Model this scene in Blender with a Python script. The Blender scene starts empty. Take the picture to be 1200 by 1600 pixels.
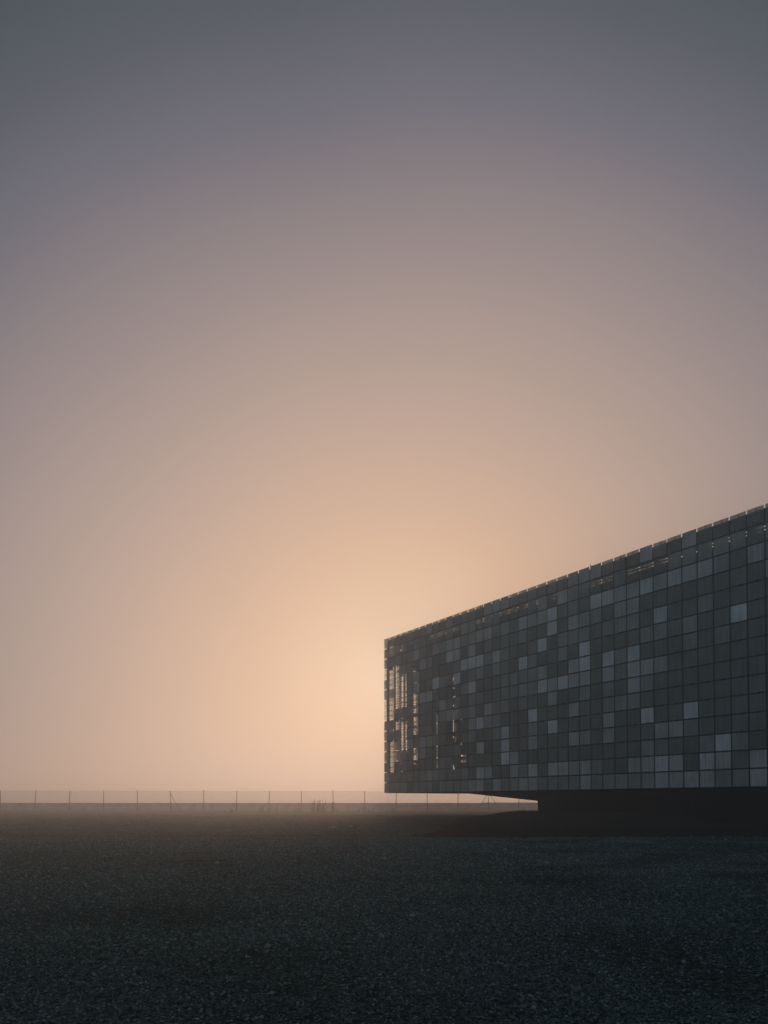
import bpy, bmesh, math, random
import numpy as np
from mathutils import Vector, noise
C = bpy.context.scene
col = C.collection
R = math.radians
rnd = random.Random(7)

# ------------------------------------------------------------------ camera
F = 1111.0
cd = bpy.data.cameras.new('camera')
cd.sensor_fit = 'VERTICAL'; cd.sensor_height = 36.0; cd.sensor_width = 27.0
cd.lens = 36.0 * F / 1600.0
cd.shift_y = 0.2665
cd.clip_start = 0.1; cd.clip_end = 5000
cam = bpy.data.objects.new('camera', cd); col.objects.link(cam)
cam.location = (0, 0, 1.6); cam.rotation_euler = (R(90 + 1.29), 0, 0)
C.camera = cam

# ------------------------------------------------------------------ light
SUN_EL, SUN_AZ = R(9.6), R(2.6)          # azimuth measured from +Y towards +X
sdir = Vector((math.sin(SUN_AZ) * math.cos(SUN_EL), math.cos(SUN_AZ) * math.cos(SUN_EL), math.sin(SUN_EL)))
sl = bpy.data.lights.new('sun', 'SUN'); sl.energy = 2.15; sl.angle = R(10); sl.color = (1.0, 0.61, 0.39)
so = bpy.data.objects.new('sun', sl); col.objects.link(so)
so.rotation_euler = (-sdir).to_track_quat('-Z', 'Y').to_euler()

def srgb(c):
    return tuple(((v / 255.0) / 12.92 if v <= 10 else ((v / 255.0 + 0.055) / 1.055) ** 2.4) for v in c)

w = bpy.data.worlds.new('World'); C.world = w; w.use_nodes = True
nt = w.node_tree; nt.nodes.clear()
N, L = nt.nodes.new, nt.links.new
out = N('ShaderNodeOutputWorld')
geo = N('ShaderNodeTexCoord')
# the glow of low sun in fog: colour by the angle from the sun, wider along the horizon
sc = N('ShaderNodeVectorMath'); sc.operation = 'MULTIPLY'; sc.inputs[1].default_value = (0.84, 1, 1)
L(geo.outputs['Generated'], sc.inputs[0])
nz = N('ShaderNodeVectorMath'); nz.operation = 'NORMALIZE'; L(sc.outputs[0], nz.inputs[0])
s2 = Vector((0.03, sdir.y, sdir.z)).normalized()
dt = N('ShaderNodeVectorMath'); dt.operation = 'DOT_PRODUCT'; dt.inputs[1].default_value = s2; L(nz.outputs[0], dt.inputs[0])
cl = N('ShaderNodeMath'); cl.operation = 'MINIMUM'; cl.inputs[1].default_value = 1.0; L(dt.outputs['Value'], cl.inputs[0])
ac = N('ShaderNodeMath'); ac.operation = 'ARCCOSINE'; L(cl.outputs[0], ac.inputs[0])
mr = N('ShaderNodeMath'); mr.operation = 'DIVIDE'; mr.inputs[1].default_value = math.pi; L(ac.outputs[0], mr.inputs[0])
# very low frequency unevenness of the fog bank
nse = N('ShaderNodeTexNoise'); nse.inputs['Scale'].default_value = 2.2; nse.inputs['Detail'].default_value = 2
L(geo.outputs['Generated'], nse.inputs['Vector'])
nm = N('ShaderNodeMath'); nm.operation = 'MULTIPLY_ADD'; nm.inputs[1].default_value = 0.016; nm.inputs[2].default_value = -0.008
L(nse.outputs['Fac'], nm.inputs[0])
ad = N('ShaderNodeMath'); ad.operation = 'ADD'; L(mr.outputs[0], ad.inputs[0]); L(nm.outputs[0], ad.inputs[1])
rp = N('ShaderNodeValToRGB'); 
SKY = [(0, (238, 209, 186)), (2.5, (230, 197, 173)), (5, (222, 185, 160)), (10.4, (212, 173, 147)), (17, (194, 165, 149)),
       (25, (167, 149, 144)), (31.5, (137, 127, 132)), (36, (105, 106, 119)), (40, (80, 88, 99)), (46, (40, 65, 75)),
       (65, (50, 74, 84)), (95, (76, 103, 113)), (180, (92, 124, 136))]
rp.color_ramp.interpolation = 'LINEAR'
els = rp.color_ramp.elements
while len(els) < len(SKY): els.new(0.5)
for e, (a, c) in zip(els, SKY):
    e.position = a / 180.0
for e, (a, c) in zip(els, SKY):
    e.color = (*srgb(c), 1)
L(ad.outputs[0], rp.inputs[0])
bg = N('ShaderNodeBackground'); L(rp.outputs[0], bg.inputs[0]); bg.inputs[1].default_value = 0.92
sk = N('ShaderNodeTexSky'); sk.sky_type = 'NISHITA'; sk.sun_disc = False
sk.sun_elevation = SUN_EL; sk.sun_rotation = SUN_AZ; sk.dust_density = 4.0; sk.air_density = 1.0
bg2 = N('ShaderNodeBackground'); L(sk.outputs[0], bg2.inputs[0]); bg2.inputs[1].default_value = 0.004
asd = N('ShaderNodeAddShader'); L(bg.outputs[0], asd.inputs[0]); L(bg2.outputs[0], asd.inputs[1])
L(asd.outputs[0], out.inputs['Surface'])

C.view_settings.view_transform = 'Standard'; C.view_settings.look = 'None'
C.view_settings.exposure = 0.0; C.view_settings.gamma = 1.0
C.render.engine = 'CYCLES'
C.cycles.use_denoising = True
C.cycles.max_bounces = 8; C.cycles.diffuse_bounces = 3; C.cycles.glossy_bounces = 3
C.cycles.transparent_max_bounces = 24; C.cycles.volume_bounces = 1
C.cycles.sample_clamp_indirect = 4.0

# ------------------------------------------------------------------ helpers
def tag(o, label=None, cat=None, group=None, kind=None):
    if label: o['label'] = label
    if cat: o['category'] = cat
    if group: o['group'] = group
    if kind: o['kind'] = kind
    return o

def empty(name, loc=(0, 0, 0)):
    o = bpy.data.objects.new(name, None); col.objects.link(o); o.location = loc
    o.empty_display_size = 0.5
    return o

class MB:
    """collects vertices and faces; build() links them as one mesh object"""
    def __init__(s): s.v = []; s.f = []; s.tone = []
    def quad(s, *p):
        n = len(s.v); s.v += [tuple(q) for q in p]; s.f.append(tuple(range(n, n + len(p))))
    def hexa(s, p, tone=0.0):
        n = len(s.v); s.v += [tuple(q) for q in p]
        for f in ((0, 3, 2, 1), (4, 5, 6, 7), (0, 1, 5, 4), (1, 2, 6, 5), (2, 3, 7, 6), (3, 0, 4, 7)):
            s.f.append(tuple(n + i for i in f)); s.tone.append(tone)
    def box(s, x0, x1, y0, y1, z0, z1, tone=0.0):
        s.hexa([(x0, y0, z0), (x1, y0, z0), (x1, y1, z0), (x0, y1, z0), (x0, y0, z1), (x1, y0, z1), (x1, y1, z1), (x0, y1, z1)], tone)
    def tube(s, a, b, r0, r1=None, k=8, cap=True):
        r1 = r0 if r1 is None else r1
        a, b = Vector(a), Vector(b); d = (b - a).normalized()
        u = d.orthogonal().normalized(); v = d.cross(u)
        n = len(s.v)
        for c, r in ((a, r0), (b, r1)):
            for i in range(k):
                t = 2 * math.pi * i / k
                s.v.append(tuple(c + (u * math.cos(t) + v * math.sin(t)) * r))
        for i in range(k):
            s.f.append((n + i, n + (i + 1) % k, n + k + (i + 1) % k, n + k + i))
        if cap:
            s.f.append(tuple(n + i for i in reversed(range(k)))); s.f.append(tuple(n + k + i for i in range(k)))
    def build(s, name, mat, parent=None, tone=None):
        me = bpy.data.meshes.new(name); me.from_pydata(s.v, [], s.f); me.update()
        if tone:
            at = me.attributes.new('tone', 'FLOAT', 'FACE'); at.data.foreach_set('value', s.tone)
            at = me.attributes.new('clear', 'FLOAT', 'FACE'); at.data.foreach_set('value', tone)
        o = bpy.data.objects.new(name, me); col.objects.link(o)
        if mat: me.materials.append(mat)
        if parent: o.parent = parent
        return o

def mat(name, base=(0.1, 0.1, 0.1), rough=0.7, metal=0.0, nscale=None, namt=0.3, bump=0.0, bscale=20, spec=0.5):
    m = bpy.data.materials.new(name); m.use_nodes = True
    t = m.node_tree; p = t.nodes['Principled BSDF']
    p.inputs['Base Color'].default_value = (*base, 1); p.inputs['Roughness'].default_value = rough
    p.inputs['Metallic'].default_value = metal; p.inputs['Specular IOR Level'].default_value = spec
    tc = t.nodes.new('ShaderNodeTexCoord')
    if nscale:
        n = t.nodes.new('ShaderNodeTexNoise'); n.inputs['Scale'].default_value = nscale; n.inputs['Detail'].default_value = 6
        t.links.new(tc.outputs['Object'], n.inputs['Vector'])
        r = t.nodes.new('ShaderNodeValToRGB')
        r.color_ramp.elements[0].position = 0.3; r.color_ramp.elements[1].position = 0.7
        r.color_ramp.elements[0].color = (*[c * (1 - namt) for c in base], 1)
        r.color_ramp.elements[1].color = (*[c * (1 + namt) for c in base], 1)
        t.links.new(n.outputs['Fac'], r.inputs[0]); t.links.new(r.outputs[0], p.inputs['Base Color'])
    if bump:
        n = t.nodes.new('ShaderNodeTexNoise'); n.inputs['Scale'].default_value = bscale; n.inputs['Detail'].default_value = 5
        t.links.new(tc.outputs['Object'], n.inputs['Vector'])
        b = t.nodes.new('ShaderNodeBump'); b.inputs['Distance'].default_value = bump
        t.links.new(n.outputs['Fac'], b.inputs['Height']); t.links.new(b.outputs[0], p.inputs['Normal'])
    return m

# ------------------------------------------------------------------ materials
M_wall = mat('concrete_wall', (0.42, 0.39, 0.36), 0.9, nscale=0.8, namt=0.25, bump=0.02, bscale=6)
M_post = mat('fence_steel', (0.06, 0.045, 0.035), 0.75, 0.2, nscale=4, namt=0.4)
M_wire = mat('fence_wire', (0.16, 0.15, 0.14), 0.6, 0.5)
M_back = mat('backing_sheet', (0.012, 0.015, 0.017), 0.8, nscale=1.5, namt=0.3)
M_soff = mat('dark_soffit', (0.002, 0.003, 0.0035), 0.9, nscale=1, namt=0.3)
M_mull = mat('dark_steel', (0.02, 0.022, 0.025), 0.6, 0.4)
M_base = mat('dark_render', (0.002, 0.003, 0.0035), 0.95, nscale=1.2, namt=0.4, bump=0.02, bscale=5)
M_roof = mat('roof_felt', (0.04, 0.04, 0.045), 0.9, nscale=1)
M_weed = mat('dry_weed', (0.025, 0.022, 0.012), 0.9, nscale=8)
M_pale = mat('pale_stone', (0.3, 0.28, 0.25), 0.85, nscale=5, bump=0.01)

def panel_material():
    m = bpy.data.materials.new('glazed_panel'); m.use_nodes = True
    t = m.node_tree; p = t.nodes['Principled BSDF']; o = t.nodes['Material Output']
    n = t.nodes.new; l = t.links.new
    a = n('ShaderNodeAttribute'); a.attribute_name = 'tone'
    c = n('ShaderNodeAttribute'); c.attribute_name = 'clear'
    r = n('ShaderNodeValToRGB'); r.color_ramp.interpolation = 'LINEAR'
    st = [(0.0, (0.215, 0.232, 0.218)), (0.33, (0.37, 0.365, 0.355)), (0.66, (0.60, 0.53, 0.53)), (1.0, (0.88, 0.76, 0.76))]
    while len(r.color_ramp.elements) < 4: r.color_ramp.elements.new(0.5)
    for e, (x, q) in zip(r.color_ramp.elements, st): e.position = x; e.color = (*q, 1)
    l(a.outputs['Fac'], r.inputs[0])
    tc = n('ShaderNodeTexCoord')
    # vertical streaks of weathering and a soft cloudiness
    mp = n('ShaderNodeMapping'); mp.inputs['Scale'].default_value = (5.0, 5.0, 0.35); l(tc.outputs['Object'], mp.inputs['Vector'])
    n1 = n('ShaderNodeTexNoise'); n1.inputs['Scale'].default_value = 1.3; n1.inputs['Detail'].default_value = 5; l(mp.outputs[0], n1.inputs['Vector'])
    n2 = n('ShaderNodeTexNoise'); n2.inputs['Scale'].default_value = 0.45; n2.inputs['Detail'].default_value = 3; l(tc.outputs['Object'], n2.inputs['Vector'])
    mm = n('ShaderNodeMath'); mm.operation = 'ADD'; l(n1.outputs['Fac'], mm.inputs[0]); l(n2.outputs['Fac'], mm.inputs[1])
    mq = n('ShaderNodeMapRange'); mq.inputs['From Min'].default_value = 0.6; mq.inputs['From Max'].default_value = 1.4
    mq.inputs['To Min'].default_value = 0.62; mq.inputs['To Max'].default_value = 1.36; l(mm.outputs[0], mq.inputs['Value'])
    vm = n('ShaderNodeVectorMath'); vm.operation = 'SCALE'; l(r.outputs[0], vm.inputs[0]); l(mq.outputs[0], vm.inputs['Scale'])
    l(vm.outputs[0], p.inputs['Base Color'])
    p.inputs['Roughness'].default_value = 0.2; p.inputs['IOR'].default_value = 1.55
    b = n('ShaderNodeBump'); b.inputs['Distance'].default_value = 0.02; b.inputs['Strength'].default_value = 0.35
    n3 = n('ShaderNodeTexNoise'); n3.inputs['Scale'].default_value = 0.9; l(tc.outputs['Object'], n3.inputs['Vector'])
    l(n3.outputs['Fac'], b.inputs['Height']); l(b.outputs[0], p.inputs['Normal'])
    tr = n('ShaderNodeBsdfTransparent'); tr.inputs[0].default_value = (0.97, 0.98, 0.99, 1)
    mx = n('ShaderNodeMixShader'); l(c.outputs['Fac'], mx.inputs[0]); l(p.outputs[0], mx.inputs[1]); l(tr.outputs[0], mx.inputs[2])
    l(mx.outputs[0], o.inputs['Surface'])
    return m
M_panel = panel_material()

def ground_material(name, lo, hi, gravel):
    m = bpy.data.materials.new(name); m.use_nodes = True
    t = m.node_tree; p = t.nodes['Principled BSDF']; n = t.nodes.new; l = t.links.new
    tc = n('ShaderNodeTexCoord')
    big = n('ShaderNodeTexNoise'); big.inputs['Scale'].default_value = 0.22; big.inputs['Detail'].default_value = 7; big.inputs['Roughness'].default_value = 0.62
    l(tc.outputs['Object'], big.inputs['Vector'])
    r = n('ShaderNodeValToRGB'); r.color_ramp.elements[0].position = 0.35; r.color_ramp.elements[1].position = 0.68
    r.color_ramp.elements[0].color = (*lo, 1); r.color_ramp.elements[1].color = (*hi, 1); l(big.outputs['Fac'], r.inputs[0])
    fine = n('ShaderNodeTexVoronoi'); fine.inputs['Scale'].default_value = 26 if gravel else 5; l(tc.outputs['Object'], fine.inputs['Vector'])
    fr = n('ShaderNodeSeparateColor'); l(fine.outputs['Color'], fr.inputs[0])
    pw = n('ShaderNodeMath'); pw.operation = 'POWER'; pw.inputs[1].default_value = 2.5; l(fr.outputs[0], pw.inputs[0])
    mq = n('ShaderNodeMapRange'); mq.inputs['To Min'].default_value = 0.55; mq.inputs['To Max'].default_value = 2.2 if gravel else 1.4
    l(pw.outputs[0], mq.inputs['Value'])
    vm = n('ShaderNodeVectorMath'); vm.operation = 'SCALE'; l(r.outputs[0], vm.inputs[0]); l(mq.outputs[0], vm.inputs['Scale'])
    l(vm.outputs[0], p.inputs['Base Color']); p.inputs['Roughness'].default_value = 1.0; p.inputs['Specular IOR Level'].default_value = 0.0
    b1 = n('ShaderNodeBump'); b1.invert = True; b1.inputs['Distance'].default_value = 0.03 if gravel else 0.02; l(fine.outputs['Distance'], b1.inputs['Height'])
    mid = n('ShaderNodeTexNoise'); mid.inputs['Scale'].default_value = 2.5; mid.inputs['Detail'].default_value = 8; l(tc.outputs['Object'], mid.inputs['Vector'])
    b2 = n('ShaderNodeBump'); b2.inputs['Distance'].default_value = 0.04; l(mid.outputs['Fac'], b2.inputs['Height']); l(b1.outputs[0], b2.inputs['Normal'])
    l(b2.outputs[0], p.inputs['Normal'])
    return m
M_gravel = ground_material('gravel_surface', (0.024, 0.038, 0.038), (0.050, 0.070, 0.072), True)
M_shade = ground_material('shade_dark_ground', (0.010, 0.014, 0.015), (0.022, 0.027, 0.028), False)  # ground colour darkened to hold the shade under and before the building
M_soil = ground_material('soil_surface', (0.050, 0.061, 0.062), (0.100, 0.112, 0.110), False)

def stone_material():
    m = bpy.data.materials.new('stone_chips'); m.use_nodes = True
    t = m.node_tree; p = t.nodes['Principled BSDF']; n = t.nodes.new; l = t.links.new
    a = n('ShaderNodeAttribute'); a.attribute_name = 'tone'
    r = n('ShaderNodeValToRGB'); r.color_ramp.elements[0].color = (0.046, 0.082, 0.084, 1); r.color_ramp.elements[1].color = (0.24, 0.31, 0.325, 1)
    e = r.color_ramp.elements.new(0.7); e.color = (0.115, 0.178, 0.19, 1)
    l(a.outputs['Fac'], r.inputs[0]); l(r.outputs[0], p.inputs['Base Color']); p.inputs['Roughness'].default_value = 0.9
    p.inputs['Specular IOR Level'].default_value = 0.25
    return m
M_stone = stone_material()

# ------------------------------------------------------------------ ground
def lot_edge(x):            # far edge of the gravel lot
    return 34.0 - 2.6 / (1 + math.exp(-(x - 2) * 0.5)) + 0.5 * noise.noise(Vector((x * 0.35, 3.1, 0))) + 0.25 * noise.noise(Vector((x * 1.7, 8.1, 0)))

def lift(x, y):             # gentle unevenness of the lot
    return 0.05 * noise.noise(Vector((x * 0.12, y * 0.12, 1.0))) + 0.025 * noise.noise(Vector((x * 0.5, y * 0.5, 5.0)))

g = MB(); g.quad((-900, -60, -0.12), (900, -60, -0.12), (900, 1300, -0.12), (-900, 1300, -0.12))
# the open ground: one sheet, finely divided where it is near
def ground_sheet():
    xs = sorted(set([-900, -600, -400, -300, -200, -150, -120] + list(range(-100, 101, 4)) + [120, 150, 200, 300, 400, 600, 900]))
    ys = sorted(set([-60, -40, -20] + list(range(-10, 160, 3)) + [170, 190, 220, 260, 320, 400, 500, 700, 900, 1300]))
    me = bpy.data.meshes.new('ground')
    v = []; f = []
    for y in ys:
        for x in xs:
            z = -0.07
            if 40 < y < 115 and -80 < x < -6:
                z += 0.10 * noise.noise(Vector((x * 0.09, y * 0.16, 2)))
            v.append((x, y, z))
    nx = len(xs)
    for j in range(len(ys) - 1):
        for i in range(nx - 1):
            f.append((j * nx + i, j * nx + i + 1, (j + 1) * nx + i + 1, (j + 1) * nx + i))
    me.from_pydata(v, [], f); me.materials.append(M_soil)
    for p_ in me.polygons: p_.use_smooth = True
    o = bpy.data.objects.new('ground', me); col.objects.link(o); tag(o, kind='structure')
ground_sheet()

def gravel_lot():
    v = []; f = []
    nx, ny = 161, 110
    for j in range(ny):
        for i in range(nx):
            x = -48 + 96 * i / (nx - 1)
            ye = lot_edge(x); y = -6 + (ye + 6) * j / (ny - 1)
            z = lift(x, y) + (0.0 if j < ny - 1 else -0.07)
            v.append((x, y, z))
    for j in range(ny - 1):
        for i in range(nx - 1):
            f.append((j * nx + i, j * nx + i + 1, (j + 1) * nx + i + 1, (j + 1) * nx + i))
    me = bpy.data.meshes.new('gravel_lot'); me.from_pydata(v, [], f); me.materials.append(M_gravel)
    for p_ in me.polygons: p_.use_smooth = True
    o = bpy.data.objects.new('gravel_lot', me); col.objects.link(o); tag(o, kind='structure')
gravel_lot()

def stones():
    rs = np.random.RandomState(3)
    ico_v = np.array([(0, 0, -1), (.72, -.53, -.45), (-.28, -.85, -.45), (-.89, 0, -.45), (-.28, .85, -.45), (.72, .53, -.45),
                      (.28, -.85, .45), (-.72, -.53, .45), (-.72, .53, .45), (.28, .85, .45), (.89, 0, .45), (0, 0, 1)], float)
    ico_f = np.array([(0, 1, 2), (1, 0, 5), (0, 2, 3), (0, 3, 4), (0, 4, 5), (1, 5, 10), (2, 1, 6), (3, 2, 7), (4, 3, 8), (5, 4, 9),
                      (1, 10, 6), (2, 6, 7), (3, 7, 8), (4, 8, 9), (5, 9, 10), (6, 10, 11), (7, 6, 11), (8, 7, 11), (9, 8, 11), (10, 9, 11)])
    P = []
    def band(n, y0, y1, s0, s1, ex=0.7, grow=0.5):
        # density falls and size grows steadily with distance, so that no edge shows
        y = (y0 ** ex + rs.uniform(0, 1, n) * (y1 ** ex - y0 ** ex)) ** (1 / ex); x = rs.uniform(-1, 1, n) * (0.58 * y + 4.5)
        if y0 > 30: x = np.minimum(x, rs.uniform(-30, 2, n))
        s = s0 * (s1 / s0) ** (rs.uniform(0, 1, n) ** 2.0) * (y / 4) ** grow
        k = np.array([noise.noise(Vector((a * 0.45, b * 0.45, 9))) for a, b in zip(x, y)])
        keep = rs.uniform(0, 1, n) < np.clip(0.80 + 1.0 * k - 0.06 * x * (x > 0) + 0.1, 0.12, 1)
        P.append(np.stack([x, y, s], 1)[keep])
    band(360000, 3.4, 31.5, 0.0052, 0.0135, 0.5)
    band(700, 3.8, 30, 0.018, 0.035)
    band(30000, 31.5, 80, 0.005, 0.013, 0.35)
    A = np.concatenate(P); n = len(A)
    z = np.array([lift(a, b) for a, b in zip(A[:, 0], A[:, 1])])
    th = rs.uniform(0, 2 * np.pi, n)
    sx = A[:, 2] * rs.uniform(0.8, 1.35, n); sy = A[:, 2] * rs.uniform(0.7, 1.1, n); sz = A[:, 2] * rs.uniform(0.45, 0.8, n)
    V = ico_v[None] * (1 + rs.uniform(-0.22, 0.22, (n, 12, 1)))
    V = V * np.stack([sx, sy, sz], 1)[:, None, :]
    tl = rs.uniform(-0.35, 0.35, n)
    V[..., 2] += V[..., 0] * tl[:, None]
    c, s = np.cos(th)[:, None], np.sin(th)[:, None]
    X = V[..., 0] * c - V[..., 1] * s + A[:, 0:1]; Y = V[..., 0] * s + V[..., 1] * c + A[:, 1:2]
    Z = V[..., 2] + (z + sz * 0.35)[:, None]
    co = np.stack([X, Y, Z], 2).reshape(-1).astype(np.float32)
    fa = (ico_f[None] + (np.arange(n) * 12)[:, None, None]).reshape(-1).astype(np.int32)
    me = bpy.data.meshes.new('gravel'); nf = n * 20
    me.vertices.add(n * 12); me.vertices.foreach_set('co', co)
    me.loops.add(nf * 3); me.loops.foreach_set('vertex_index', fa)
    me.polygons.add(nf); me.polygons.foreach_set('loop_start', np.arange(0, nf * 3, 3, dtype=np.int32))
    me.update(calc_edges=True)
    at = me.attributes.new('tone', 'FLOAT', 'FACE')
    at.data.foreach_set('value', np.repeat(rs.uniform(0, 1, n) ** 1.6, 20).astype(np.float32))
    me.materials.append(M_stone)
    o = bpy.data.objects.new('gravel', me); col.objects.link(o)
    tag(o, 'loose dark gravel scattered over the lot in the foreground', 'gravel', kind='stuff')
stones()

# ------------------------------------------------------------------ the building
W_, H_, Z0_ = 1.2, 1.217, 83.85
NR, NC = 15, 44
ZB = 2.5; ZT = ZB + NR * H_
DX, DY = 0.5374, -0.8433          # along the long face, from the far corner to the near end
QX, QY = 0.8433, 0.5374           # into the building
def P3(n, v, r):                  # n panels along, v rows below the top edge, r metres behind the face
    return (DX * W_ * n + QX * r, Z0_ + DY * W_ * n + QY * r, ZT - v * H_)
def slab(mb, n0, n1, v0, v1, r0, r1, tone=0.0):
    a = [P3(n0, v1, r0), P3(n1, v1, r0), P3(n1, v1, r1), P3(n0, v1, r1), P3(n0, v0, r0), P3(n1, v0, r0), P3(n1, v0, r1), P3(n0, v0, r1)]
    mb.hexa(a, tone)

bld = empty('office_building', P3(17.6, NR, 4)[:2] + (0,))
tag(bld, 'long dark glass-panelled office block overhanging its dark base on the right', 'building')
bld_inv = Vector(bld.location)
def bpart(mb, name, m, parent=None, tone=None):
    par = parent or bld
    o = mb.build(name, m, None, tone)
    me = o.data
    off = bld_inv
    co = np.empty(len(me.vertices) * 3); me.vertices.foreach_get('co', co)
    co = co.reshape(-1, 3) - np.array(off); me.vertices.foreach_set('co', co.reshape(-1)); me.update()
    o.parent = par
    return o

# tone of every panel, row by row from the top; 0 dark ... 3 pale, c = clear glass, t = see-through dark
TONE = {  # columns 0..38, one string of 15 rows each
 0: '11tcttcc1tttz11', 1: 'ttzcctcc1zccczz', 2: 'tt1cccczc1ttz01', 3: '1tz1ccczccctz01', 4: '10z1ttttzz1zzz0', 5: '112c22cccczcc01',
 6: '111200200021011', 7: '200100200010011', 8: '10200301t110t10', 9: '101001021000111'.replace('x', '0'), 10: '212301013000111',
 11: '102213123001111', 12: '121030101000011'.replace('x', '0'), 13: '111231' + '311210002'[:9], 14: '002031010' + '303032'[:6], 15: '212110002' + '100021',
 16: '211021001110002', 17: '202111111023301', 18: '101000110000221', 19: '102103111000012', 20: '112011110312032',
 21: '122030230000001', 22: '103300022030021', 23: '120011030000021', 24: '211210222'[:7] + '20202021'[:8], 25: '210213321001022',
 26: '203100000000011', 27: '102010322'[:7] + '21122001'[:8], 28: '012210111'[:7] + '10100001'[:8], 29: '002210222'[:7] + '22100021'[:8], 30: '203001'[:6] + '021030121'[:9],
 31: '102021010'[:7] + '10002132'[:8], 32: '012000000002022', 33: '212001100031002', 34: '012010000000132', 35: '011000100000321',
 36: '010003000000101', 37: '002000000000022', 38: '011200000000011',
}
def toneof(c, r):
    s = TONE.get(c)
    if s is None: return rnd.choice('0001002')
    s = (s + '0' * 15)[:15]
    return s[r]

# backing wall behind the glass, with its openings, as one sheet of cells
SU, SV = 16, 16
def PX(x):      # photo column -> panels along the face
    d = x - 600.0
    return d / (8.545 + 0.01207 * d)
HOLES = []      # (n0, n1, v0, v1)
def hole_px(x0, x1, y0, y1):
    n0, n1 = PX(x0 - 1.7), PX(x1 - 1.7); xm = (x0 + x1) / 2
    top = 997 - 0.3567 * (xm - 600); bot = 1239 - 0.0167 * (xm - 600)
    HOLES.append((n0, n1, (y0 - top) / (bot - top) * 15, (y1 - top) / (bot - top) * 15))
S = 5.926
def hz(x0, x1, y0, y1): hole_px(590 + x0 / S, 590 + x1 / S, 980 + y0 / S, 980 + y1 / S)
HOLES.append((-0.2, 0.5, 0.2, 14.97))
for q in [(112, 150, 165, 297), (112, 150, 384, 668), (112, 150, 655, 858), (112, 150, 950, 972), (118, 150, 1056, 1348),
          (142, 150, 330, 1345),
          (160, 200, 345, 782), (165, 205, 868, 946), (158, 206, 1062, 1250), (202, 208, 345, 1250),
          (219, 225, 140, 290), (222, 250, 142, 218), (218, 266, 318, 340), (218, 268, 428, 786), (218, 270, 868, 1165), (219, 228, 780, 1345),
          (324, 368, 312, 402), (319, 327, 400, 605), (327, 370, 500, 506), (322, 374, 602, 985), (313, 317, 840, 985), (322, 372, 1065, 1265), (311, 316, 1060, 1265),
          (112, 150, 1349, 1356), (155, 215, 1349, 1356), (325, 372, 1349, 1356), (112, 148, 1440, 1446), (155, 234, 1440, 1446),
          (140, 240, 205, 212), (300, 325, 130, 136), (300, 326, 222, 230), (208, 262, 1252, 1258)]:
    hz(*q)
for q in [(680.5, 682.6, 1050, 1057.5), (683.6, 685.2, 1050, 1057.5), (678, 683, 1075, 1076.5), (680.5, 682, 1084, 1101), (683.8, 685, 1084, 1101),
          (681.3, 683, 1113, 1148), (684.6, 685.8, 1113, 1148), (681.3, 683, 1164, 1200), (684.6, 685.8, 1164, 1200),
          (708, 709, 1056, 1073), (707.5, 714, 1072, 1074.5), (707.5, 714, 1086, 1088), (707.2, 709.5, 1100, 1107), (710.3, 714.3, 1101, 1107), (708.7, 709.4, 1108, 1124),
          (707, 709.2, 1124, 1152), (710, 712.2, 1130, 1159), (713, 714.6, 1130, 1154), (720.2, 721, 1086, 1133), (720.2, 721, 1148, 1164), (720.5, 724, 1178, 1191), (725, 728, 1180, 1191),
          (757.7, 760, 1167, 1185), (761, 763.5, 1167, 1182), (707, 708.5, 1194, 1202), (709.5, 710.5, 1197, 1202), (818, 819.8, 1170, 1173)]:
    hole_px(*q)
for a, b in ((7.5, 9.9), (10.8, 11.75), (13.4, 15.9), (16.4, 18.95), (19.4, 20.95), (22.25, 22.9), (24.0, 24.85), (25.4, 27.95), (29.0, 30.95),
             (31.35, 31.95), (32.0, 33.95), (34.3, 34.95), (35.0, 36.95), (37.35, 39.6), (40.2, 43)):
    for vv in (1.13, 1.33):
        x = a
        while x < b - 0.1:
            l_ = min(rnd.uniform(0.25, 0.75), b - x); HOLES.append((x, x + l_, vv, vv + 0.0625)); x += l_ + rnd.uniform(0.1, 0.2)
GAP = 0.052
def panel(mb, c, r, rd):
    ch = toneof(c, r)
    base = {'z': 0.0, 't': 0.3, 'c': 0.9}.get(ch, None)
    if base is None: base = int(ch) / 3.0
    tone = min(1.0, max(0.0, base + rd.uniform(-0.13, 0.13) + (0.05 if r >= 13 else 0)))
    clear = {'z': 0.12, 't': 0.34, 'c': 0.76, '0': 0.26, '1': 0.16, '2': 0.08, '3': 0.0}[ch]
    if r == 0 and ch != '2': clear = 0.40
    if r == 1: clear = {'0': 0.42, '1': 0.24, '2': 0.12}.get(ch, clear)
    if c >= 6 and r >= 2 and any(h[0] < c + .95 and h[1] > c + .05 and h[2] < r + .9 and h[3] > r + .1 for h in HOLES): clear = max(clear, 0.5)
    g2 = GAP / W_
    tx, tz = rd.uniform(-0.006, 0.006), rd.uniform(-0.006, 0.006)   # each panel hangs a little out of true
    n0, n1, v0, v1 = c + g2, c + 1 - g2, r + g2, r + 1 - g2
    def q(n, v, r_): return P3(n, v, r_ + tx * (1 if n > c + .5 else -1) + tz * (1 if v > r + .5 else -1))
    a = [q(n0, v1, 0), q(n1, v1, 0), q(n1, v1, .02), q(n0, v1, .02), q(n0, v0, 0), q(n1, v0, 0), q(n1, v0, .02), q(n0, v0, .02)]
    k = len(mb.tone); mb.hexa(a, tone)
    return [clear] * (len(mb.tone) - k)
cells = [(c, r) for c in range(NC) for r in range(NR)]
shown = [(c, r) for (c, r) in cells if 31 <= c <= 37][:100]
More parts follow.
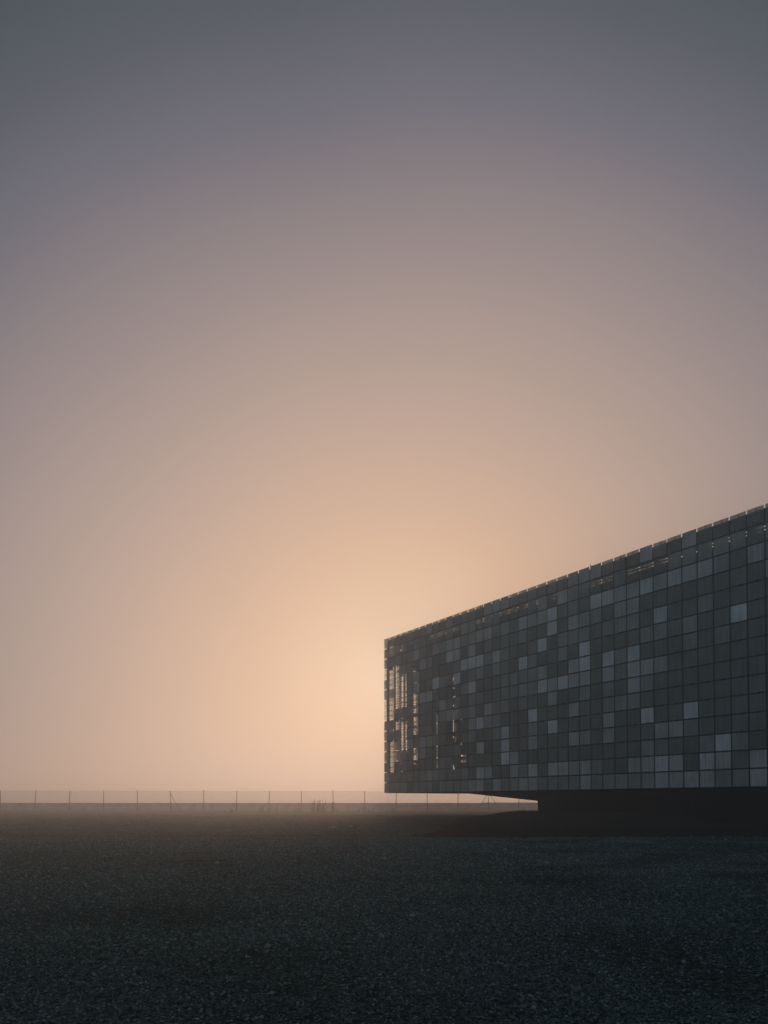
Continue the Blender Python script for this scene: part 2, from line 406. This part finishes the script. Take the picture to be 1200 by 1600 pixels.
# the 100 that show largest: the seven nearest columns in the frame (15 rows each), less the five smallest
shown = sorted([(c, r) for c in range(31, 38) for r in range(NR)], key=lambda q: -q[0])[:100]
rest = MB(); rest_clear = []
rd = random.Random(11)
for c, r in cells:
    if (c, r) in shown:
        mb = MB(); cl_ = panel(mb, c, r, rd)
        bpart(mb, 'facade_panel', M_panel, None, cl_)
    else:
        rest_clear += panel(rest, c, r, rd)
o = bpart(rest, 'facade_panel', M_panel, None, rest_clear); o['kind'] = 'stuff'

nu, nv = NC * SU, NR * SV
mask = np.ones((nv, nu), bool)
mask[:int(0.17 * SV) + 1, :] = False
for n0, n1, v0, v1 in HOLES:
    i0, i1 = int(round(n0 * SU)), int(round(n1 * SU)); j0, j1 = int(round(v0 * SV)), int(round(v1 * SV))
    i1 = max(i1, i0 + 1); j1 = max(j1, j0 + 1)
    mask[max(0, j0):j1, max(0, i0):i1] = False
    if i1 - i0 > 4 and n0 < 6 and j1 - j0 > 6:       # the screen behind the glass keeps its fine bars across the openings
        for j in range(max(0, j0), j1):
            for i in range(max(0, i0), i1):
                if j % 8 == 0 or i % 16 == 7: mask[j, i] = True

def masked_sheet(mask, su, sv, r0, r1, name, m, n_off=0.0):
    nv_, nu_ = mask.shape
    idx = {}; V = []; Fc = []
    def vid(i, j, k):
        q = (i, j, k)
        if q not in idx:
            idx[q] = len(V); V.append(P3(n_off + i / su, j / sv, r1 if k else r0))
        return idx[q]
    def rect(j, i0, i1):
        pass
    # merge solid cells into maximal horizontal runs, then equal runs vertically
    runs = {}
    done = []
    for j in range(nv_):
        i = 0; cur = {}
        while i < nu_:
            if mask[j, i]:
                k = i
                while k < nu_ and mask[j, k]: k += 1
                cur[(i, k)] = runs.pop((i, k), j); i = k
            else: i += 1
        for (a, b), js in runs.items(): done.append((a, b, js, j))
        runs = cur
    for (a, b), js in runs.items(): done.append((a, b, js, nv_))
    mb = MB()
    for a, b, j0, j1 in done:
        for k, rr in ((0, r0), (1, r1)):
            q = [P3(n_off + a / su, j1 / sv, rr), P3(n_off + b / su, j1 / sv, rr), P3(n_off + b / su, j0 / sv, rr), P3(n_off + a / su, j0 / sv, rr)]
            mb.quad(*(q if k == 0 else q[::-1]))
    # edge faces
    for j in range(nv_):
        for i in range(nu_):
            if not mask[j, i]: continue
            for di, dj in ((-1, 0), (1, 0), (0, -1), (0, 1)):
                ii, jj = i + di, j + dj
                if 0 <= ii < nu_ and 0 <= jj < nv_ and mask[jj, ii]: continue
                if di: 
                    e = i + (di > 0); pa, pb = (e, j), (e, j + 1)
                else:
                    e = j + (dj > 0); pa, pb = (i, e), (i + 1, e)
                a0 = P3(n_off + pa[0] / su, pa[1] / sv, r0); b0 = P3(n_off + pb[0] / su, pb[1] / sv, r0)
                a1 = P3(n_off + pa[0] / su, pa[1] / sv, r1); b1 = P3(n_off + pb[0] / su, pb[1] / sv, r1)
                mb.quad(a0, b0, b1, a1)
    return bpart(mb, name, m)
masked_sheet(mask, SU, SV, 0.16, 0.175, 'backing_wall', M_back)

# mullions behind the middle of every panel column
for c in range(NC):
    mb = MB(); slab(mb, c + 0.485, c + 0.515, 0.01, NR - 0.03, 0.06, 0.12); bpart(mb, 'mullion', M_mull)

DEP = 11.4                       # depth of the block
# end frame: fine grid of bars on the far short face
mb = MB()
def ebar(r0, r1, v0, v1, n0=0.02, n1=0.06): slab(mb, n0, n1, v0, v1, r0, r1)
k = 0
rr = 0.35
while rr < DEP:
    w_ = 0.09 if k % 4 == 0 else 0.035
    ebar(rr, rr + w_, 0.2, NR - 0.02); rr += 0.3; k += 1
for j in range(1, NR * 4):
    ebar(0.35, DEP, j / 4 - (0.06 if j % 4 == 0 else 0.045 if j % 2 == 0 else 0.02) / H_, j / 4, 0.065, 0.1)
bpart(mb, 'end_frame', M_mull)
# opaque cladding on part of the short face
mb = MB()
for a, b, v0, v1 in ((0.35, 11.3, 1.5, 2.4), (3.6, 4.1, 2.6, 14.8), (7.8, 8.3, 2.6, 14.8), (0.35, 11.3, 13.2, 14.9)):
    slab(mb, 0.11, 0.16, v0, v1, a, b)
bpart(mb, 'end_cladding', M_back)
# stairs and galleries standing in the hollow end, seen as fine lines through the glass
for k in range(6):
    mb = MB(); v1 = 14.2 - k * 2.2; a0, a1 = (1.2, 5.8) if k % 2 else (5.8, 1.2)
    for nn in (0.9, 1.8):
        a = Vector(P3(nn, v1, a0)); b = Vector(P3(nn, v1 - 2.2, a1)); mb.tube(a, b, 0.06, 0.06, 5)
        mb.tube(a + Vector((0, 0, 1.0)), b + Vector((0, 0, 1.0)), 0.025, 0.025, 5)
    for i in range(13):
        t = (i + .5) / 13; r_ = a0 + (a1 - a0) * t; slab(mb, 0.95, 1.75, v1 - 2.2 * t - 0.03, v1 - 2.2 * t, r_ - .14, r_ + .14)
    bpart(mb, 'stair_flight', M_mull)
for v in (3.2, 5.4, 7.6, 9.8, 12.0):
    mb = MB(); slab(mb, 2.6, 13.9, v, v + 0.12, 1.0, 3.2)
    for i in range(14): slab(mb, 2.7 + i * 0.85, 2.73 + i * 0.85, v - 0.85, v, 1.02, 1.06)
    slab(mb, 2.6, 13.9, v - 0.88, v - 0.85, 1.0, 1.06); bpart(mb, 'gallery', M_mull)
for n_, r_ in ((2.4, 6.2), (4.9, 6.2), (8.5, 0.9), (11.5, 6)):
    mb = MB(); mb.tube(P3(n_, NR - .17, r_), P3(n_, 1.96, r_), 0.11, 0.11, 10); bpart(mb, 'column', M_mull)
# rear wall: open curtain grid for the first bays, solid beyond
mb = MB(); slab(mb, 14.0, NC, 1.6, NR - 0.02, DEP, DEP + 0.2); bpart(mb, 'rear_wall', M_back)
mb = MB()
for i in range(0, 29):
    slab(mb, i * 0.5 + 0.1, i * 0.5 + 0.14, 1.6, NR - 0.02, DEP, DEP + 0.06)
for j in range(4, NR * 2): slab(mb, 0.1, 13.98, j / 2 - 0.03, j / 2, DEP + 0.07, DEP + 0.1)
bpart(mb, 'rear_frame', M_mull)
mb = MB(); slab(mb, 14.0, 14.15, 2.0, NR - 0.3, 0.3, DEP - 0.02); bpart(mb, 'cross_wall', M_back)
mb = MB(); slab(mb, 0.2, NC - 0.05, 1.75, 1.95, 0.27, DEP - 0.02); bpart(mb, 'roof', M_roof)
mb = MB(); slab(mb, NC - 0.04, NC + 0.1, 0.2, NR - 0.02, 0.1, DEP + 0.2); bpart(mb, 'side_wall', M_back)
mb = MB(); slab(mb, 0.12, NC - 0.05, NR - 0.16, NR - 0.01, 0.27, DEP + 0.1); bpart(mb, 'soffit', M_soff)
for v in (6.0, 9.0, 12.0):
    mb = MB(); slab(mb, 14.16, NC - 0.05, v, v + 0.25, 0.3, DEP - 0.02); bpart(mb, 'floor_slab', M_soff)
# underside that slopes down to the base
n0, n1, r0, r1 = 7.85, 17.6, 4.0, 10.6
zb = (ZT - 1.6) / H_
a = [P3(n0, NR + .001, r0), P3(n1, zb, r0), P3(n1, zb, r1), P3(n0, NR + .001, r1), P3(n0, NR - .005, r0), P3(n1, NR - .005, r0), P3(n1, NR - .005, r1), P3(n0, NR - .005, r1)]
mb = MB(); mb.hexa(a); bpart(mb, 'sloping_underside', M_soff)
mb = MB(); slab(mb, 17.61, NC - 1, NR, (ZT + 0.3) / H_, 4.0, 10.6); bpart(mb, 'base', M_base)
# slim mast on the roof edge
mb = MB(); p = Vector(P3(26 - 0.08, 0.6, 0.22)); q = p + Vector((0, 0, 0.92)); mb.tube(p, q, 0.035, 0.03, 6); bpart(mb, 'mast', M_mull)

# ------------------------------------------------------------------ earth heap below the overhang
def shade_sheet():                # dark sheet added to paint the building's shade on the ground
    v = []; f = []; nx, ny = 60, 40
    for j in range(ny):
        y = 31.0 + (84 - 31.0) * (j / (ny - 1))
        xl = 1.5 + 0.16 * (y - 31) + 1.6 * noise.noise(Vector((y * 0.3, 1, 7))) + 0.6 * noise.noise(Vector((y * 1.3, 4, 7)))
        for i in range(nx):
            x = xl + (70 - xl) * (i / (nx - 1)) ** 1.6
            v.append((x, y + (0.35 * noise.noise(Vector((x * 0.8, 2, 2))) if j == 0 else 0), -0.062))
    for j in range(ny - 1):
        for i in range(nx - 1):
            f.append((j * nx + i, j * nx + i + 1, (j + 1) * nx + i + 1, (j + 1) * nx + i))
    me = bpy.data.meshes.new('ground_shade_sheet'); me.from_pydata(v, [], f); me.materials.append(M_shade)
    o = bpy.data.objects.new('ground_shade_sheet', me); col.objects.link(o); tag(o, kind='structure')
def heap():
    v = []; f = []; nx, ny = 90, 16
    c0 = Vector(P3(13.2, 0, 1.2)); c1 = Vector(P3(36, 0, 1.2)); d = (c1 - c0); 
    qn = Vector((QX, QY, 0))
    for j in range(ny):
        for i in range(nx):
            t = i / (nx - 1); s = j / (ny - 1) * 2 - 1
            h = 0.82 * min(1, (t / 0.22) ** 0.7) * min(1, (1 - t) / 0.2)
            c = c0 + d * t
            h *= 1 + 0.12 * noise.noise(Vector((c.x * 0.9, c.y * 0.9, 0)))
            z = h * (max(0, 1 - s * s)) ** 0.9 - 0.12 + 0.05 * noise.noise(Vector((c.x * 2, s * 3, 4)))
            p = c + qn * s * 2.6
            v.append((p.x, p.y, z if abs(s) < 0.99 and 0 < i < nx - 1 else -0.15))
    for j in range(ny - 1):
        for i in range(nx - 1):
            f.append((j * nx + i, j * nx + i + 1, (j + 1) * nx + i + 1, (j + 1) * nx + i))
    me = bpy.data.meshes.new('earth_bank'); me.from_pydata(v, [], f); me.materials.append(M_shade)  # bank takes the same dark colour, with the overhang's shade painted in
    for p_ in me.polygons: p_.use_smooth = True
    o = bpy.data.objects.new('earth_bank', me); col.objects.link(o); tag(o, kind='structure')
heap(); shade_sheet()

# ------------------------------------------------------------------ chain-link fence
fen = empty('wire_fence', (0, 110, 0))
tag(fen, 'tall see-through wire fence with thin steel posts along the far edge', 'fence')
def fp(n):
    Zf = 104.5 * (1 + 0.00471 * n)
    return Vector(((-599 + 51.59 * n) * 104.5 / 1111, Zf, 0))
off = Vector(fen.location)
def fpart(mb, name, m):
    mb.v = [tuple(Vector(q) - off) for q in mb.v]
    return mb.build(name, m, fen)
rf = random.Random(5)
HT = 3.15
for n in range(-3, 24):
    p = fp(n); mb = MB()
    lean = rf.uniform(-0.07, 0.07); dh = rf.uniform(-0.1, 0.06)
    mb.tube((p.x - lean, p.y, -0.2), (p.x + lean, p.y, HT + dh), 0.055, 0.05, 8)
    mb.tube((p.x + lean, p.y, HT + dh), (p.x + lean, p.y, HT + dh + 0.03), 0.065, 0.03, 8)
    fpart(mb, 'post', M_post)
d = (fp(1) - fp(0)).normalized()
for n, sg in ((5, 1), (15, 1), (15, -1), (-2, 1)):
    p = fp(n); a = p + Vector((0, -0.08, HT - 0.45 if n != 15 else HT - 0.25)); b = p + d * 1.35 * sg * (1.0 if n != 15 else 1.25) + Vector((0, -0.08, 0.1 if n != 15 else 0.4))
    mb = MB(); mb.tube(a, b, 0.04, 0.035, 6); fpart(mb, 'brace', M_post)
for z in (0.25, 1.6, HT - 0.08):
    mb = MB()
    for n in range(-3, 23):
        a, b = fp(n), fp(n + 1); mb.tube(a + Vector((0, -.06, z)), b + Vector((0, -.06, z)), 0.006, 0.006, 3, False)
    fpart(mb, 'tension_wire', M_wire)
mb = MB()
A, B = fp(-3), fp(23); Ln = (B - A).length; dd = (B - A) / Ln
x = -HT
while x < Ln:
    for sg in (1, -1):
        if sg == 1: s0, s1 = x, x + HT; z0, z1 = 0.08, HT - 0.08
        else: s0, s1 = x, x + HT; z0, z1 = HT - 0.08, 0.08
        ca, cb = max(0, s0), min(Ln, s1)
        if cb - ca > 0.2:
            t0, t1 = (ca - s0) / HT, (cb - s0) / HT
            mb.tube(A + dd * ca + Vector((0, -.065 - .004 * sg, z0 + (z1 - z0) * t0)), A + dd * cb + Vector((0, -.065 - .004 * sg, z0 + (z1 - z0) * t1)), 0.0032, 0.0032, 3, False)
    x += 0.085
fpart(mb, 'wire_mesh', M_wire)

# ------------------------------------------------------------------ low walls behind the fence
def low_wall(x0, x1, y, h, step, label, cat, nm):
    mb = MB(); x = x0
    while x < x1 - 0.01:
        e = min(x1, x + step)
        mb.box(x + 0.02, e - 0.02, y, y + 0.3, -0.1, h - 0.06)
        x = e
    mb.box(x0, x1, y + 0.04, y + 0.26, -0.1, h - 0.08)
    o = mb.build(nm, M_wall)
    tag(o, label, cat)
    cp = MB(); cp.box(x0, x1, y - 0.05, y + 0.35, h - 0.06, h)
    c = cp.build('coping', M_wall, o)
    return o
low_wall(-95, 17.2, 126, 1.24, 6, 'long low concrete wall running behind the wire fence', 'wall', 'low_wall')
low_wall(16.9, 60, 124, 1.32, 2.4, 'slightly taller jointed concrete wall seen under the building overhang', 'wall', 'barrier_wall')

# ------------------------------------------------------------------ weeds by the fence foot
def weed(px, n_st, h, sp, label, grp='dry weeds at the foot of the fence', Z=103.0, th=2.2):
    X = (px - 600) * Z / 1111
    rw = random.Random(int(px * 7))
    e = MB()
    for i in range(n_st):
        x = X + rw.uniform(-sp, sp); y = Z + rw.uniform(-.3, .3) * min(1, sp * 2); hh = h * rw.uniform(0.4, 1)
        p0 = Vector((x, y, -0.1)); p1 = Vector((x + rw.uniform(-.15, .15) * hh, y + rw.uniform(-.1, .1), hh))
        e.tube(p0, p1, 0.02 * th, 0.008 * th, 4)
        for k in range(rw.randint(3, 7)):
            t = rw.uniform(0.25, 0.95); q = p0.lerp(p1, t); a = rw.uniform(0, 6.28); l_ = rw.uniform(0.1, 0.28) * hh * (1.2 - t)
            q2 = q + Vector((math.cos(a) * l_, math.sin(a) * l_, l_ * rw.uniform(0.3, 1.2)))
            e.tube(q, q2, 0.014 * th, 0.02 * th, 4)
    o = e.build('weed', M_weed)
    for v_ in o.data.vertices: v_.co -= Vector((X, Z, 0))
    o.location = (X, Z, 0)
    tag(o, label, 'weed', grp)
weed(414, 9, 1.0, .7, 'low bushy weed between the seventh and eighth fence posts in view')
weed(431.5, 3, 1.3, .15, 'single thin weed stalk just right of the post with bushy weed at its left')
weed(465, 5, .8, .4, 'short sparse weed left of the post before the tallest weed clump')
weed(492, 8, 1.1, .5, 'medium weed halfway between two posts, left of the tallest clump')
weed(499, 24, 1.9, 1.1, 'tallest and widest clump of weed stalks at the fence foot')
weed(519, 5, 1.7, .2, 'narrow upright weed touching a post right of the tallest clump')
weed(526, 4, .7, .3, 'tiny weed tuft right of the narrow upright weed')
weed(565, 6, .65, .6, 'small flat weed tuft left of the last post before the building')
weed(580, 5, .6, .6, 'small flat weed tuft right of the last post before the building')
weed(361, 7, .55, 1.0, 'low spread weed patch left of the post after the braced one')
weed(610, 5, .6, .6, 'small weed tuft under the far corner of the building')

weed(163, 16, .16, .18, 'small dark weed tuft growing alone in the gravel on the left', 'weeds in the gravel', 19.0, 0.22)
weed(445, 60, .05, .13, 'flat dark weed patch in the gravel nearest the bottom edge', 'weeds in the gravel', 6.0, 0.22)
weed(1108, 14, .12, .12, 'small dark weed tuft in the gravel on the right, before the building', 'weeds in the gravel', 14.5, 0.2)
# a pale kerb stone strip lying on the dirt and a few pale scraps
def lump(px, py, ln, hgt, name, label, cat, grp=None, seed=1):
    Z = 1.67 * 1111 / (py - 1251.0); X = (px - 600) * Z / 1111
    rw = random.Random(seed); bm = bmesh.new()
    bmesh.ops.create_icosphere(bm, subdivisions=2, radius=1)
    for v_ in bm.verts:
        k_ = 1 + 0.25 * noise.noise(v_.co * 1.7 + Vector((seed, 0, 0)))
        v_.co = Vector((v_.co.x * ln / 2, v_.co.y * ln * 0.3, max(-0.3, v_.co.z) * hgt * 0.6)) * k_
    me = bpy.data.meshes.new(name); bm.to_mesh(me); bm.free(); me.materials.append(M_pale)
    o = bpy.data.objects.new(name, me); col.objects.link(o); o.location = (X, Z, -0.05)
    tag(o, label, cat, grp)
kb = MB(); Zk = 79.0
kb.box((300 - 600) * Zk / 1111, (337 - 600) * Zk / 1111, Zk, Zk + 0.25, -0.15, 0.06)
tag(kb.build('kerb_strip', M_pale), 'thin pale kerb strip lying on the dirt in front of the fence', 'kerb')
lump(520, 1292.5, 0.55, 0.10, 'rubble', 'pale broken lump of rubble left of its smaller neighbour on the dirt', 'rubble', 'pale rubble on the dirt', 3)
lump(548, 1291, 0.32, 0.09, 'rubble', 'smaller pale rubble lump right of the broader one on the dirt', 'rubble', 'pale rubble on the dirt', 8)

# ------------------------------------------------------------------ haze
def haze():
    mb = MB(); mb.box(-950, 950, -100, 1400, -1.12, 23.5)
    m = bpy.data.materials.new('haze_air'); m.use_nodes = True; t = m.node_tree; t.nodes.clear()
    o_ = t.nodes.new('ShaderNodeOutputMaterial'); v_ = t.nodes.new('ShaderNodeVolumePrincipled')
    v_.inputs['Color'].default_value = (0.90, 0.94, 0.99, 1); v_.inputs['Density'].default_value = 0.0042
    v_.inputs['Anisotropy'].default_value = 0.54
    t.links.new(v_.outputs[0], o_.inputs['Volume'])
    o = mb.build('haze', m); tag(o, 'thin morning fog filling the air over the whole site', 'haze', kind='stuff')
haze()
